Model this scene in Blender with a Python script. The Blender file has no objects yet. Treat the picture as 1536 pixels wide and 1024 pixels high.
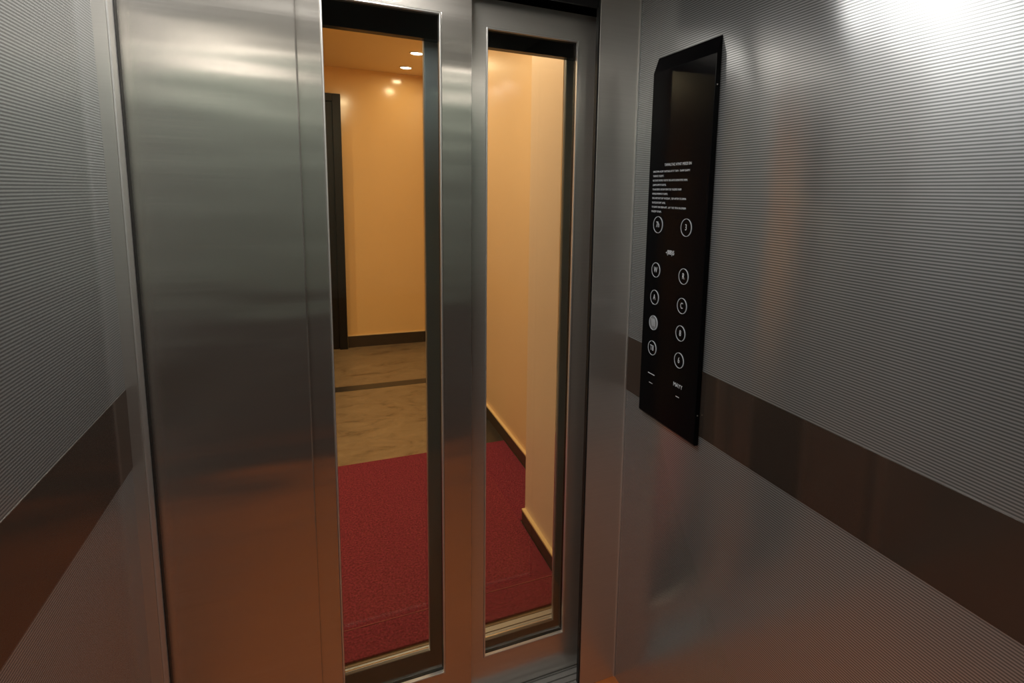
import bpy, bmesh, math, random
from mathutils import Vector, Matrix
random.seed(4)
C = bpy.context.scene.collection
sc = bpy.context.scene
sc.view_settings.view_transform = 'Standard'
sc.view_settings.look = 'None'

# ---------------------------------------------------------------- materials
def mat(name, col, rough=.5, metal=0.0, aniso=0.0, grain=None, coat=0.0, emis=None, estr=0.0, spec=.5,
        wav=0.0, anirot=0.0, colvar=0.0, roughvar=0.0, rib_shading=None, wscale=(3.2,3.2,3.2)):
    m = bpy.data.materials.new(name); m.use_nodes = True
    nt = m.node_tree; N = nt.nodes; L = nt.links
    p = N['Principled BSDF']
    p.inputs['Base Color'].default_value = (*col, 1)
    p.inputs['Roughness'].default_value = rough
    p.inputs['Metallic'].default_value = metal
    p.inputs['Specular IOR Level'].default_value = spec
    p.inputs['Coat Weight'].default_value = coat
    if aniso:
        p.inputs['Anisotropic'].default_value = aniso
        p.inputs['Anisotropic Rotation'].default_value = anirot
        t = N.new('ShaderNodeTangent'); t.direction_type = 'RADIAL'; t.axis = 'Z'
        L.new(t.outputs[0], p.inputs['Tangent'])
    if emis:
        p.inputs['Emission Color'].default_value = (*emis, 1)
        p.inputs['Emission Strength'].default_value = estr
    geo = N.new('ShaderNodeNewGeometry')
    if grain:
        mp = N.new('ShaderNodeMapping'); mp.inputs['Scale'].default_value = grain
        L.new(geo.outputs['Position'], mp.inputs[0])
        nz = N.new('ShaderNodeTexNoise'); nz.inputs['Scale'].default_value = 1; nz.inputs['Detail'].default_value = 3
        L.new(mp.outputs[0], nz.inputs['Vector'])
        if colvar:
            r = N.new('ShaderNodeMapRange')
            r.inputs['To Min'].default_value = 1-colvar; r.inputs['To Max'].default_value = 1+colvar
            L.new(nz.outputs['Fac'], r.inputs['Value'])
            mx = N.new('ShaderNodeVectorMath'); mx.operation = 'SCALE'
            mx.inputs[0].default_value = col
            L.new(r.outputs[0], mx.inputs['Scale']); L.new(mx.outputs[0], p.inputs['Base Color'])
        if roughvar:
            r = N.new('ShaderNodeMapRange')
            r.inputs['To Min'].default_value = rough-roughvar; r.inputs['To Max'].default_value = rough+roughvar
            L.new(nz.outputs['Fac'], r.inputs['Value']); L.new(r.outputs[0], p.inputs['Roughness'])
    if rib_shading:  # rib shade painted into the base colour: dark grooves, light crests by height
        pitch, dark, light = rib_shading
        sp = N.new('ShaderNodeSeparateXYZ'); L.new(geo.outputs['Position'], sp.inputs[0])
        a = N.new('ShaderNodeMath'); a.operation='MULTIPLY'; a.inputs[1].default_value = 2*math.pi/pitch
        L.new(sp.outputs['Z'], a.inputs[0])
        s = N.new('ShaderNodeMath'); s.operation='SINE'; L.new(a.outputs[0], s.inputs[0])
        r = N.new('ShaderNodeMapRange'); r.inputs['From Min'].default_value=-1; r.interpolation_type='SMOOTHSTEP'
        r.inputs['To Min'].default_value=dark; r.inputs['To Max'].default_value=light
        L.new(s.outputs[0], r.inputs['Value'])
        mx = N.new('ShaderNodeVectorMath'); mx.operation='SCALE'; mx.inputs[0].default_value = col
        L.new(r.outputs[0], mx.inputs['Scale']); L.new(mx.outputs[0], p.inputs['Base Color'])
    if wav:
        mp2 = N.new('ShaderNodeMapping'); mp2.inputs['Scale'].default_value = wscale
        L.new(geo.outputs['Position'], mp2.inputs[0])
        n2 = N.new('ShaderNodeTexNoise'); n2.inputs['Scale'].default_value = 1; n2.inputs['Detail'].default_value = 1
        L.new(mp2.outputs[0], n2.inputs['Vector'])
        b = N.new('ShaderNodeBump'); b.inputs['Strength'].default_value = 1; b.inputs['Distance'].default_value = wav
        L.new(n2.outputs['Fac'], b.inputs['Height']); L.new(b.outputs[0], p.inputs['Normal'])
    return m

M = {}
M['steel'] = mat('brushed_steel', (.62,.59,.55), .235, .91, aniso=.85, anirot=0, grain=(3,3,420), colvar=.08, roughvar=.03, wav=.0032, wscale=(1.8,1.8,11))
M['steel2'] = mat('brushed_steel_satin', (.68,.66,.63), .28, .80, aniso=.7, anirot=0, grain=(3,3,420), colvar=.05)
M['post'] = mat('brushed_steel_post_lightened', (.68,.65,.62), .28, .72, aniso=.7, anirot=0, grain=(3,3,420), colvar=.07)  # brushed steel copy, lightened to offset the dark reflections on the post
M['steel_edge'] = mat('polished_steel_edge', (.80,.79,.77), .3, .75)
M['rib'] = mat('ribbed_steel', (.575,.60,.615), .20, .69, aniso=.85, anirot=.25, rib_shading=(.005,.44,1.16))  # nearly flat walls; light and dark of the ribs come from painted stripes
M['band'] = mat('dark_bronze_band', (.22,.172,.142), .08, .80)
M['black'] = mat('black_gloss', (.004,.004,.005), .22, 0, spec=.06)
M['blackmat'] = mat('black_rubber', (.012,.012,.012), .5)
M['header'] = mat('dark_header', (.03,.03,.033), .35, .6)
M['white'] = mat('white_print_glow', (.50,.52,.55), .5, emis=(.8,.85,.9), estr=.12)  # print and rings given a faint glow, though they are no lamps
M['greybtn'] = mat('lit_button', (.16,.17,.18), .4, emis=(.7,.72,.75), estr=.04)
M['cabfloor'] = mat('terracotta_floor', (.58,.165,.038), .4, grain=(18,18,18), colvar=.2)
M['cabceil'] = mat('cabin_ceiling', (.50,.50,.48), .4, .2)
M['backwall'] = mat('back_wall_steel', (.22,.31,.275), .5, .2)
M['backlow'] = mat('back_reflection_dark', (.045,.036,.030), .5, .1)  # dark tone for the doors to reflect
M['paint'] = mat('orange_wall_paint', (.80,.53,.235), .14, grain=(2,2,2), colvar=.05, spec=.5)
M['paintside'] = mat('amber_wall_paint', (.78,.56,.34), .35, grain=(2,2,2), colvar=.05, spec=.4)
M['paintpale'] = mat('cream_wall_paint', (.78,.63,.50), .4, grain=(2,2,2), colvar=.04)
M['ceilp'] = mat('corridor_ceiling_paint', (.86,.64,.32), .6)
M['base'] = mat('dark_baseboard', (.04,.028,.020), .35, grain=(12,12,60), colvar=.3)
M['stripe'] = mat('dark_granite_strip', (.025,.023,.021), .35, grain=(60,60,60), colvar=.3)
M['basecap'] = mat('cream_baseboard_cap', (.75,.56,.30), .4)
M['wood'] = mat('dark_wood_door', (.009,.007,.006), .4, grain=(60,60,3), colvar=.35, spec=.25)
M['lamp'] = mat('warm_lamp', (1,1,1), .4, emis=(1,.86,.66), estr=14)
M['lampcab'] = mat('cabin_lamp', (1,1,1), .4, emis=(1,.92,.80), estr=3)
M['alu'] = mat('aluminium_sill', (.44,.43,.41), .5, .4, grain=(3,300,300), colvar=.03)
M['landframe'] = mat('grey_landing_frame', (.30,.35,.39), .35, .4)
M['dark'] = mat('shaft_dark', (.03,.03,.03), .8)

def glassmat():
    m = bpy.data.materials.new('door_glass'); m.use_nodes = True
    nt = m.node_tree; N = nt.nodes; L = nt.links
    N.remove(N['Principled BSDF'])
    tr = N.new('ShaderNodeBsdfTransparent'); tr.inputs[0].default_value = (.96,.97,.95,1)
    gl = N.new('ShaderNodeBsdfGlossy'); gl.inputs['Roughness'].default_value = .02
    fr = N.new('ShaderNodeFresnel'); fr.inputs['IOR'].default_value = 1.38
    mx = N.new('ShaderNodeMixShader')
    L.new(fr.outputs[0], mx.inputs[0]); L.new(tr.outputs[0], mx.inputs[1]); L.new(gl.outputs[0], mx.inputs[2])
    L.new(mx.outputs[0], N['Material Output'].inputs[0])
    return m
M['glass'] = glassmat()

def marblemat():
    m = mat('beige_marble', (.5,.36,.22), .35)
    nt = m.node_tree; N = nt.nodes; L = nt.links; p = N['Principled BSDF']
    g = N.new('ShaderNodeNewGeometry')
    mp = N.new('ShaderNodeMapping'); mp.inputs['Scale'].default_value = (1.4,2.3,1); mp.inputs['Rotation'].default_value=(0,0,.4)
    L.new(g.outputs['Position'], mp.inputs[0])
    n = N.new('ShaderNodeTexNoise'); n.inputs['Scale'].default_value = 3.0; n.inputs['Detail'].default_value = 12
    n.inputs['Distortion'].default_value = 1.1; n.inputs['Roughness'].default_value=.76
    L.new(mp.outputs[0], n.inputs['Vector'])
    r = N.new('ShaderNodeValToRGB')
    r.color_ramp.elements[0].position = .37; r.color_ramp.elements[0].color = (.105,.066,.036,1)
    r.color_ramp.elements[1].position = .66; r.color_ramp.elements[1].color = (.265,.195,.115,1)
    e = r.color_ramp.elements.new(.45); e.color = (.200,.142,.082,1)
    L.new(n.outputs['Fac'], r.inputs[0]); L.new(r.outputs[0], p.inputs['Base Color'])
    return m
M['marble'] = marblemat()

def matmat():
    m = mat('red_carpet', (.33,.02,.03), .95, spec=.1)
    nt = m.node_tree; N = nt.nodes; L = nt.links; p = N['Principled BSDF']
    g = N.new('ShaderNodeNewGeometry')
    n = N.new('ShaderNodeTexNoise'); n.inputs['Scale'].default_value = 120; n.inputs['Detail'].default_value = 5
    n.inputs['Roughness'].default_value=.75
    L.new(g.outputs['Position'], n.inputs['Vector'])
    r = N.new('ShaderNodeValToRGB')
    r.color_ramp.elements[0].position=.36; r.color_ramp.elements[0].color = (.080,.010,.021,1)
    r.color_ramp.elements[1].position=.64; r.color_ramp.elements[1].color = (.27,.040,.070,1)
    L.new(n.outputs['Fac'], r.inputs[0]); L.new(r.outputs[0], p.inputs['Base Color'])
    b = N.new('ShaderNodeBump'); b.inputs['Distance'].default_value=.004; b.inputs['Strength'].default_value=.7
    L.new(n.outputs['Fac'], b.inputs['Height']); L.new(b.outputs[0], p.inputs['Normal'])
    return m
M['carpet'] = matmat()

# ---------------------------------------------------------------- helpers
def finish(name, bm, m, loc=(0,0,0), parent=None, smooth=False, bevel=0.0, **props):
    me = bpy.data.meshes.new(name)
    bmesh.ops.translate(bm, verts=bm.verts, vec=-Vector(loc))
    bmesh.ops.recalc_face_normals(bm, faces=bm.faces)
    bm.to_mesh(me); bm.free()
    me.materials.append(m)
    if smooth:
        for p in me.polygons: p.use_smooth = True
    o = bpy.data.objects.new(name, me); C.objects.link(o)
    o.location = Vector(loc)
    if parent:
        o.parent = parent; o.location = Vector(loc) - Vector(parent['_w'])
    if bevel:
        b = o.modifiers.new('bevel','BEVEL'); b.width = bevel; b.segments = 2; b.limit_method='ANGLE'
    for k,v in props.items(): o[k] = v
    return o
def add_box(bm, x0,x1,y0,y1,z0,z1):
    vs = [bm.verts.new((x,y,z)) for x in (x0,x1) for y in (y0,y1) for z in (z0,z1)]
    for f in ((0,1,3,2),(4,6,7,5),(0,4,5,1),(2,3,7,6),(0,2,6,4),(1,5,7,3)):
        bm.faces.new([vs[i] for i in f])
def box(name, x0,x1,y0,y1,z0,z1, m, parent=None, bevel=0.0, **props):
    bm = bmesh.new(); add_box(bm,x0,x1,y0,y1,z0,z1)
    return finish(name,bm,m,((x0+x1)/2,(y0+y1)/2,z0),parent,bevel=bevel,**props)
def empty(name, loc, **props):
    e = bpy.data.objects.new(name, None); C.objects.link(e); e.location = loc; e.empty_display_size=.1
    e['_w'] = list(loc)
    for k,v in props.items(): e[k]=v
    return e
S = dict(kind='structure')
ZF=-.03
def ribbed(name, x, sgn, y0, y1, secs, m, zmax, thick=.04, pitch=.005, amp=.000006, **props):
    bm = bmesh.new()
    for z0,z1 in secs:
        k0=int(z0/pitch*6); k1=int(z1/pitch*6)
        prev=None
        for i in range(k0,k1+1):
            z = i*pitch/6
            xx = x + sgn*amp*math.sin(2*math.pi*(i/6))
            a = bm.verts.new((xx,y0,z)); b = bm.verts.new((xx,y1,z))
            if prev: bm.faces.new((prev[0],prev[1],b,a) if sgn<0 else (prev[0],a,b,prev[1]))
            prev=(a,b)
    xb = x - sgn*.0012
    me = bpy.data.meshes.new(name)
    for f in bm.faces: f.smooth = True
    add_box(bm, min(xb,xb-sgn*thick), max(xb,xb-sgn*thick), y0,y1,ZF,zmax)
    bm.to_mesh(me); bm.free(); me.materials.append(m)
    o = bpy.data.objects.new(name, me); C.objects.link(o)
    for k,v in props.items(): o[k]=v
    return o

# ---------------------------------------------------------------- cabin shell
XR, XL, YF, YB, ZC = .826, -.369, 1.40, -.32, 2.10
BZ0, BZ1 = .933, 1.094
LB0, LB1 = .912, 1.081
ribbed('wall_right', XR, -1, YB, YF+.02, ((ZF,BZ0),(BZ1,ZC)), M['rib'], ZC, **S)
ribbed('wall_left', XL, 1, YB, YF, ((ZF,LB0),(LB1,ZC)), M['rib'], ZC, **S)
box('trim_1', XR-.0012, XR+.002, YB, YF+.02, BZ0, BZ1, M['band'], **S)
box('trim_2', XL-.002, XL+.0012, YB, YF, LB0, LB1, M['band'], **S)
box('floor', XL-.04, XR+.04, YB-.04, 1.42, ZF-.06, ZF, M['cabfloor'], **S)
box('ceiling', XL-.04, XR+.04, YB-.04, 1.56, ZC, ZC+.05, M['cabceil'], **S)
box('wall_back', XL-.04, XR+.04, YB-.05, YB, ZF, ZC, M['backwall'], **S)
box('back_reflection_panel', XL, XR, YB, YB+.004, ZF, .92, M['backlow'], **S)  # unseen dark panel added so the steel doors reflect a dark lower zone
# front jambs and header
box('wall_front', .703, XR+.04, 1.42, 1.432, ZF, ZC, M['post'], bevel=.0008, **S)
box('shadow_gap_strip', .6985, .7025, 1.4215, 1.436, ZF, ZC, M['blackmat'], **S)  # black strip stands in for the shadow gap between post and door
box('trim_14', XR-.0045, XR-.0006, 1.4165, 1.4198, ZF, ZC, M['steel_edge'], **S)
box('trim_4', XL-.04, -.3475, 1.40, 1.45, ZF, ZC, M['steel2'], bevel=.001, **S)
box('trim_15', -.3470, -.3440, 1.402, 1.45, ZF, ZC, M['steel_edge'], **S)
box('trim_16', -.3435, -.3422, 1.436, 1.452, ZF, ZC, M['blackmat'], **S)
box('trim_5', -.342, .697, 1.425, 1.435, 1.992, ZC, M['header'], **S)
def sill(name, y0,y1,x0,x1,z,n=6):
    bm=bmesh.new()
    w=(y1-y0)/n
    add_box(bm,x0,x1,y0,y1,z-.04,z-.006)
    for i in range(n):
        add_box(bm,x0,x1,y0+i*w+.002,y0+(i+1)*w-.003,z-.006,z)
    return finish(name,bm,M['alu'],((x0+x1)/2,y0,z),**S)
sill('trim_6',1.4205,1.555,XL,XR+.03,-.018)
sill('trim_7',1.585,1.745,-.36,.83,0)
box('floor.001', -.5,1.0,1.43,1.76,-.14,-.060,M['dark'],**S)
box('wall_shaft', -.41,-.372,1.45,1.70,-.05,2.3,M['dark'],**S)
box('wall_shaft.001', .83,.90,1.44,1.72,-.05,2.3,M['dark'],**S)
box('ceiling.001', -.40,.90,1.50,1.72,2.3,2.34,M['dark'],**S)

# ---------------------------------------------------------------- doors
def solid_door(name,x0,x1,y0,y1,z0,z1,label):
    e = empty(name,((x0+x1)/2,(y0+y1)/2,z0),kind='structure',label=label,category='door')
    box('door_panel',x0,x1,y0,y1,z0,z1,M['steel'],e,bevel=.003)
    return e
def frame_mesh(bm,x0,x1,y0,y1,z0,z1,gx0,gx1,gz0,gz1):
    def ring(y,a): return [bm.verts.new((p[0],y,p[1])) for p in a]
    O=[(x0,z0),(x1,z0),(x1,z1),(x0,z1)]; I=[(gx0,gz0),(gx1,gz0),(gx1,gz1),(gx0,gz1)]
    fo,fi,bo,bi = ring(y0,O),ring(y0,I),ring(y1,O),ring(y1,I)
    for i in range(4):
        j=(i+1)%4
        bm.faces.new((fo[i],fo[j],fi[j],fi[i])); bm.faces.new((bo[j],bo[i],bi[i],bi[j]))
        bm.faces.new((fo[j],fo[i],bo[i],bo[j])); bm.faces.new((fi[i],fi[j],bi[j],bi[i]))
def glass_door(name,x0,x1,y0,y1,z0,z1,gx0,gx1,gz0,gz1,label,fm,landing=False):
    e = empty(name,((x0+x1)/2,(y0+y1)/2,z0),kind='structure',label=label,category='door')
    bm = bmesh.new(); frame_mesh(bm,x0,x1,y0,y1,z0,z1,gx0,gx1,gz0,gz1)
    finish('door_frame',bm,fm,((x0+x1)/2,(y0+y1)/2,z0),e,bevel=.002)
    ym=(y0+y1)/2
    if not landing:
        bm = bmesh.new(); frame_mesh(bm,gx0+.0002,gx1-.0002,y0-.002,y0+.009,gz0+.0002,gz1-.0002,gx0+.004,gx1-.004,gz0+.004,gz1-.004)
        finish('glazing_bead',bm,M['steel_edge'],((x0+x1)/2,ym,gz0),e,bevel=.001,label='polished steel glazing bead')
        bm = bmesh.new(); frame_mesh(bm,gx0+.0004,gx1-.0004,y0+.0092,y1-.004,gz0+.0004,gz1-.0004,gx0+.0045,gx1-.0045,gz0+.0045,gz1-.0045)
        finish('rubber_gasket',bm,M['blackmat'],((x0+x1)/2,ym,gz0),e,label='black rubber glazing gasket')
    box('glass_pane',gx0+.003,gx1-.003,ym-.002,ym+.002,gz0+.003,gz1-.003,M['glass'],e,label='clear glass pane')
    return e
solid_door('door_1',-.358,-.026,1.4535,1.4625,-.014,1.99,'solid brushed stainless steel elevator door leaf')
glass_door('door_2',-.056,.370,1.464,1.488,-.014,1.99,.024,.293,.135,1.930,'brushed steel elevator car door leaf with tall glass pane',M['steel'])
glass_door('door_3',.335,.755,1.492,1.516,-.014,1.99,.414,.674,.118,1.920,'brushed steel elevator car door leaf with tall glass pane',M['steel2'])
glass_door('door_4',-.10,.36,1.600,1.626,.004,1.99,.005,.275,.100,1.94,'grey steel landing door leaf with glass pane',M['landframe'],True)
glass_door('door_5',.33,.80,1.634,1.660,.004,1.99,.425,.700,.045,1.94,'grey steel landing door leaf with glass pane',M['landframe'],True)
box('door_6',-.36,-.104,1.600,1.626,.004,1.99,M['landframe'],**S)
box('trim_8', -.36,.83,1.565,1.594,1.890,2.3,M['black'],**S)

# ---------------------------------------------------------------- corridor
YW, ZK = 5.72, 2.58
box('floor.002',-3,1.3,1.745,YW+.1,-.08,0,M['marble'],**S)
box('trim_9',-3,1.02,4.43,4.545,-.001,.0012,M['stripe'],**S)
box('trim_17',.84,1.004,3.175,4.43,-.001,.0012,M['stripe'],**S)
box('wall_far',-3,1.12,YW,YW+.1,0,ZK,M['paint'],**S)
box('wall_corridor',1.02,1.12,2.30,YW,0,ZK,M['paintside'],**S)
box('wall_pillar',.83,1.12,1.76,2.30,0,ZK,M['paintpale'],**S)
box('wall_end',-3.1,-3,1.7,YW+.1,0,ZK,M['paint'],**S)
box('wall_landing',-3,-.37,1.70,1.76,0,ZK,M['paint'],**S)
box('wall_landing.001',-.37,.83,1.70,1.76,2.02,ZK,M['paint'],**S)
box('ceiling.002',-3.1,1.12,1.70,YW+.1,ZK,ZK+.06,M['ceilp'],**S)
def baseboard(name,x0,x1,y0,y1,cap,h=.12):
    o=box(name,x0,x1,y0,y1,0,h,M['base'],**S)
    box(cap,x0-.001,x1+.001,y0-.001,y1+.001,h,h+.008,M['basecap'],**S)
baseboard('baseboard_far',.24,1.005,YW-.015,YW,'trim_10',.11)
baseboard('baseboard_right',1.005,1.02,2.30,YW-.02,'trim_11',.075)
baseboard('baseboard_pillar',.815,.83,1.765,2.30,'trim_12',.065)

e = empty('door_7',(-.2,YW-.04,0),kind='structure',label='dark brown wooden door with frame in orange corridor wall',category='door')
bm=bmesh.new()
add_box(bm,.165,.235,YW-.07,YW,0,2.34); add_box(bm,-.735,-.665,YW-.07,YW,0,2.34); add_box(bm,-.665,.165,YW-.07,YW,2.27,2.34)
finish('door_frame',bm,M['wood'],(-.25,YW-.035,0),e,bevel=.004)
bm=bmesh.new(); add_box(bm,-.665,.165,YW-.045,YW-.005,.01,2.27)
for z0,z1 in((.2,1.0),(1.15,2.1)): add_box(bm,-.55,.05,YW-.052,YW-.045,z0,z1)
finish('door_panel',bm,M['wood'],(-.25,YW-.03,0),e,bevel=.004)

def downlight(loc, r, lm, label, group, watts, col, big=1.8):
    e = empty('recessed_downlight',loc,label=label,category='ceiling light',group=group)
    def disc(nm,r0,r1,z0,z1,m):
        bm=bmesh.new(); n=32
        if r0==0:
            bmesh.ops.create_cone(bm,cap_ends=True,segments=n,radius1=r1,radius2=r1,depth=z1-z0,matrix=Matrix.Translation((loc[0],loc[1],loc[2]+(z0+z1)/2)))
        else:
            R=[]
            for (r_,z_) in((r0,z0+.002),(r1-.004,z0),(r1,z1),(r0,z1)):
                R.append([bm.verts.new((loc[0]+r_*math.cos(2*math.pi*i/n),loc[1]+r_*math.sin(2*math.pi*i/n),loc[2]+z_)) for i in range(n)])
            for k in range(4):
                for i in range(n):
                    bm.faces.new((R[k][i],R[k][(i+1)%n],R[(k+1)%4][(i+1)%n],R[(k+1)%4][i]))
        finish(nm,bm,m,loc,e)
    disc('trim_ring',r,r+.012,-.008,0,M['steel_edge'])
    disc('lamp_lens',0,r*.98,-.004,0,lm)
    if watts:
        ld=bpy.data.lights.new('downlight_lamp','AREA'); ld.shape='DISK'; ld.size=r*big; ld.energy=watts; ld.color=col
        lo=bpy.data.objects.new('downlight_lamp',ld); C.objects.link(lo); lo.parent=e; lo.location=(0,0,-.02)
for x,y,w in ((.77,4.81,4),(.77,5.40,1.5),(.35,3.7,11),(.35,2.7,11),(.30,2.05,6)):
    downlight((x,y,ZK),.045,M['lamp'],'small round recessed downlight in the orange corridor ceiling','corridor downlights',w,(1,.76,.46))
for x,y in ((-1.2,4.6),(-1.2,3.0)):
    downlight((x,y,ZK),.045,M['lamp'],'small round recessed downlight in the orange corridor ceiling','corridor downlights',16,(1,.76,.46))
for x,y in [(x,y) for y in (-.22,-.05) for x in (-.27,.68)]:
    downlight((x,y,ZC),.04,M['lampcab'],'small round recessed downlight in the cabin ceiling','cabin downlights',1.0,(1,.90,.78),2.0)
# slim LED strip fixtures in the cabin ceiling
for x in (-.24,-.04,.16):
    y0,y1=.98,1.34
    e=empty('led_strip_light',(x,(y0+y1)/2,ZC),label='slim white LED strip light in the cabin ceiling',category='ceiling light',group='cabin strip lights')
    box('light_housing',x-.024,x+.024,y0-.01,y1+.01,ZC-.010,ZC,M['steel_edge'],e,bevel=.002)
    box('light_diffuser',x-.018,x+.018,y0,y1,ZC-.013,ZC-.010,M['lampcab'],e)
    ld=bpy.data.lights.new('strip_lamp','AREA'); ld.shape='RECTANGLE'; ld.size=.036; ld.size_y=y1-y0; ld.energy=2.1; ld.color=(1,.96,.90)
    lo=bpy.data.objects.new('strip_lamp',ld); C.objects.link(lo); lo.parent=e; lo.location=(0,0,-.018)

e = empty('door_mat',(.1,2.4,0),label='large red carpet mat on marble floor outside elevator',category='mat')
bm=bmesh.new()
pts=[(-1.0,1.757),(.812,1.757),(.812,2.315),(1.0,2.315),(1.0,3.17),(-1.0,3.17)]
vs=[bm.verts.new((x,y,.001)) for x,y in pts]; f=bm.faces.new(vs)
r=bmesh.ops.extrude_face_region(bm,geom=[f]); bmesh.ops.translate(bm,verts=[v for v in r['geom'] if isinstance(v,bmesh.types.BMVert)],vec=(0,0,.008))
finish('mat_pile',bm,M['carpet'],(.1,2.4,0),e,bevel=.002)
seam=mat('carpet_seam',(.26,.06,.06),.8)
box('mat_seam',-1.0,.812,1.897,1.900,.009,.0105,seam,e,label='paler seam line')

# ---------------------------------------------------------------- control panel
PX=.812; KP=.812/.80
Y0,Y1,Z0,Z1=1.062,1.320,.912,1.818
def fy(y): return y*KP
def fz(z): return 1.5+(z-1.5)*KP
cp = empty('elevator_control_panel',(XR,(Y0+Y1)/2,Z0),label='tall glossy black elevator control panel on ribbed steel wall',category='control panel')
bm=bmesh.new()
prof=[(XR-.0003,Z0-.004),(PX+.003,Z0-.004),(PX,Z0),(PX,Z1),(XR-.0003,Z1+.040)]
A=[bm.verts.new((x,Y0,z)) for x,z in prof]; B=[bm.verts.new((x,Y1,z)) for x,z in prof]
bm.faces.new(A); bm.faces.new(B[::-1])
for i in range(5): bm.faces.new((A[i],B[i],B[(i+1)%5],A[(i+1)%5]))
finish('panel_body',bm,M['black'],(XR-.008,(Y0+Y1)/2,Z0),cp,bevel=.0012)
for z in (.985,1.752):
    bm=bmesh.new(); bmesh.ops.create_cone(bm,cap_ends=True,segments=16,radius1=.0014,radius2=.0012,depth=.0016,matrix=Matrix.Translation((PX+.006,Y0-.0005,z))@Matrix.Rotation(math.pi/2,4,'X'))
    finish('screw',bm,M['steel_edge'],(PX+.006,Y0,z),cp,label='small silver screw head')
TM = Matrix(((0,0,-1,0),(-1,0,0,0),(0,1,0,0),(0,0,0,1)))
def text(name,s,y,z,size,parent,m=None,x=PX-.0006,align='CENTER',sx=1.0,bold=0.0):
    y=fy(y); z=fz(z)
    cu=bpy.data.curves.new('t','FONT'); cu.body=s; cu.size=size; cu.align_x=align; cu.align_y='CENTER'; cu.extrude=.0002; cu.offset=bold
    o=bpy.data.objects.new('t',cu); C.objects.link(o)
    dg=bpy.context.evaluated_depsgraph_get(); me=bpy.data.meshes.new_from_object(o.evaluated_get(dg))
    bpy.data.objects.remove(o)
    me.transform(TM@Matrix.Diagonal((sx,1,1,1)))
    me.materials.clear(); me.materials.append(m or M['white'])
    o=bpy.data.objects.new(name,me); C.objects.link(o); o.parent=parent
    pw=Vector(parent['_w']); o.location=Vector((x,y,z))-pw
    return o
def ringdisc(name,y,z,r0,r1,x0,x1,parent,m):
    bm=bmesh.new(); n=40
    if r0==0:
        bmesh.ops.create_cone(bm,cap_ends=True,segments=n,radius1=r1,radius2=r1,depth=abs(x1-x0),matrix=Matrix.Translation(((x0+x1)/2,y,z))@Matrix.Rotation(math.pi/2,4,'Y'))
    else:
        R=[[bm.verts.new((x_,y+r_*math.cos(2*math.pi*i/n),z+r_*math.sin(2*math.pi*i/n))) for i in range(n)] for r_,x_ in((r0,x0),(r1,x0),(r1,x1),(r0,x1))]
        for k in range(4):
            for i in range(n): bm.faces.new((R[k][i],R[k][(i+1)%n],R[(k+1)%4][(i+1)%n],R[(k+1)%4][i]))
    o=finish(name,bm,m,(PX,y,z),None)
    o.parent=parent; o.location=Vector((PX,y,z))-Vector(parent['_w'])
    return o
rows=[1.432,1.315,1.243,1.175,1.107]; cols=[1.245,1.122]
syms=[['7h','3'],['W','R'],['A','C'],['\\\\\\','8'],['T8','6']]
for i,z in enumerate(rows):
    for j,y in enumerate(cols):
        yy,zz=fy(y),fz(z)
        b = bpy.data.objects.new('button',None); C.objects.link(b); b.parent=cp; b.location=Vector((PX,yy,zz))-Vector(cp['_w']); b['_w']=[PX,yy,zz]
        lit=(i==3 and j==0)
        R=.0215 if i==0 else .0195
        ringdisc('button_cap',yy,zz,0,R-.002,PX+.001,PX-.0018,b,M['greybtn'] if lit else M['black'])
        ringdisc('button_ring',yy,zz,R-.0008,R,PX+.001,PX-.0022,b,M['white'])
        text('button_symbol',syms[i][j],y,z,.028 if lit else .021,b,x=PX-.0021,sx=.75)
text('display_print','-(8B)5',1.185,1.366,.015,cp,bold=.0002)
text('panel_heading','TAMALTAZ AYNT MEIZI EN',1.172,1.582,.0094,cp)
lines=['IAKOYPA AOPI TAPTIAS ATYT TAM - TAMP DAPPY',
'TAPATE TIZEPT.','N ITAYE VITPO TAYTI TPE APTO EMATPITE PEM.',
'ZAPTI EPYTI TATYE.','TI KATIEPO DITAP EPATTO TAZIPO PAPI',
'ITPAZI PEMPATI TAPO.','TPO MYTATY EP TATIZAP , TEP APTIM TE EMPA',
'TATEZATOPIT APEI.','TI YAPTI TIM PEIM APT . AY T KE TIYA PA EMEIPI','ITAZEP OTAPI.']
for k,s in enumerate(lines):
    text('instruction_text',s,1.280,1.566-k*.0112,.0068,cp,align='LEFT',sx=1.06)
def mark(y0,y1,z0,z1): box('print_mark',PX-.0006,PX,fy(y0),fy(y1),fz(z0),fz(z1),M['white'],cp)
mark(1.229,1.261,1.035,1.0368)
text('panel_mark','----',1.245,1.012,.014,cp)
text('panel_mark','MAYY',1.122,1.042,.015,cp)
mark(1.115,1.129,1.013,1.0145)

# ---------------------------------------------------------------- world, camera
w=bpy.data.worlds.new('w'); sc.world=w; w.use_nodes=True
w.node_tree.nodes['Background'].inputs[0].default_value=(.02,.02,.02,1)
cam=bpy.data.cameras.new('camera'); co=bpy.data.objects.new('camera',cam); C.objects.link(co)
fw=Vector((.4117,.8999,-.1435)).normalized(); up=Vector((.0347,.1414,.9893)); up=(up-up.dot(fw)*fw).normalized()
rt=fw.cross(up)
mw=Matrix((( rt.x,up.x,-fw.x,0),(rt.y,up.y,-fw.y,0),(rt.z,up.z,-fw.z,1.50),(0,0,0,1)))
co.matrix_world=mw
cam.sensor_width=36; cam.lens=19.99; cam.shift_x=-.0618; cam.shift_y=-.0618; cam.clip_start=.01
sc.camera=co
for o in bpy.data.objects:
    if '_w' in o: del o['_w']
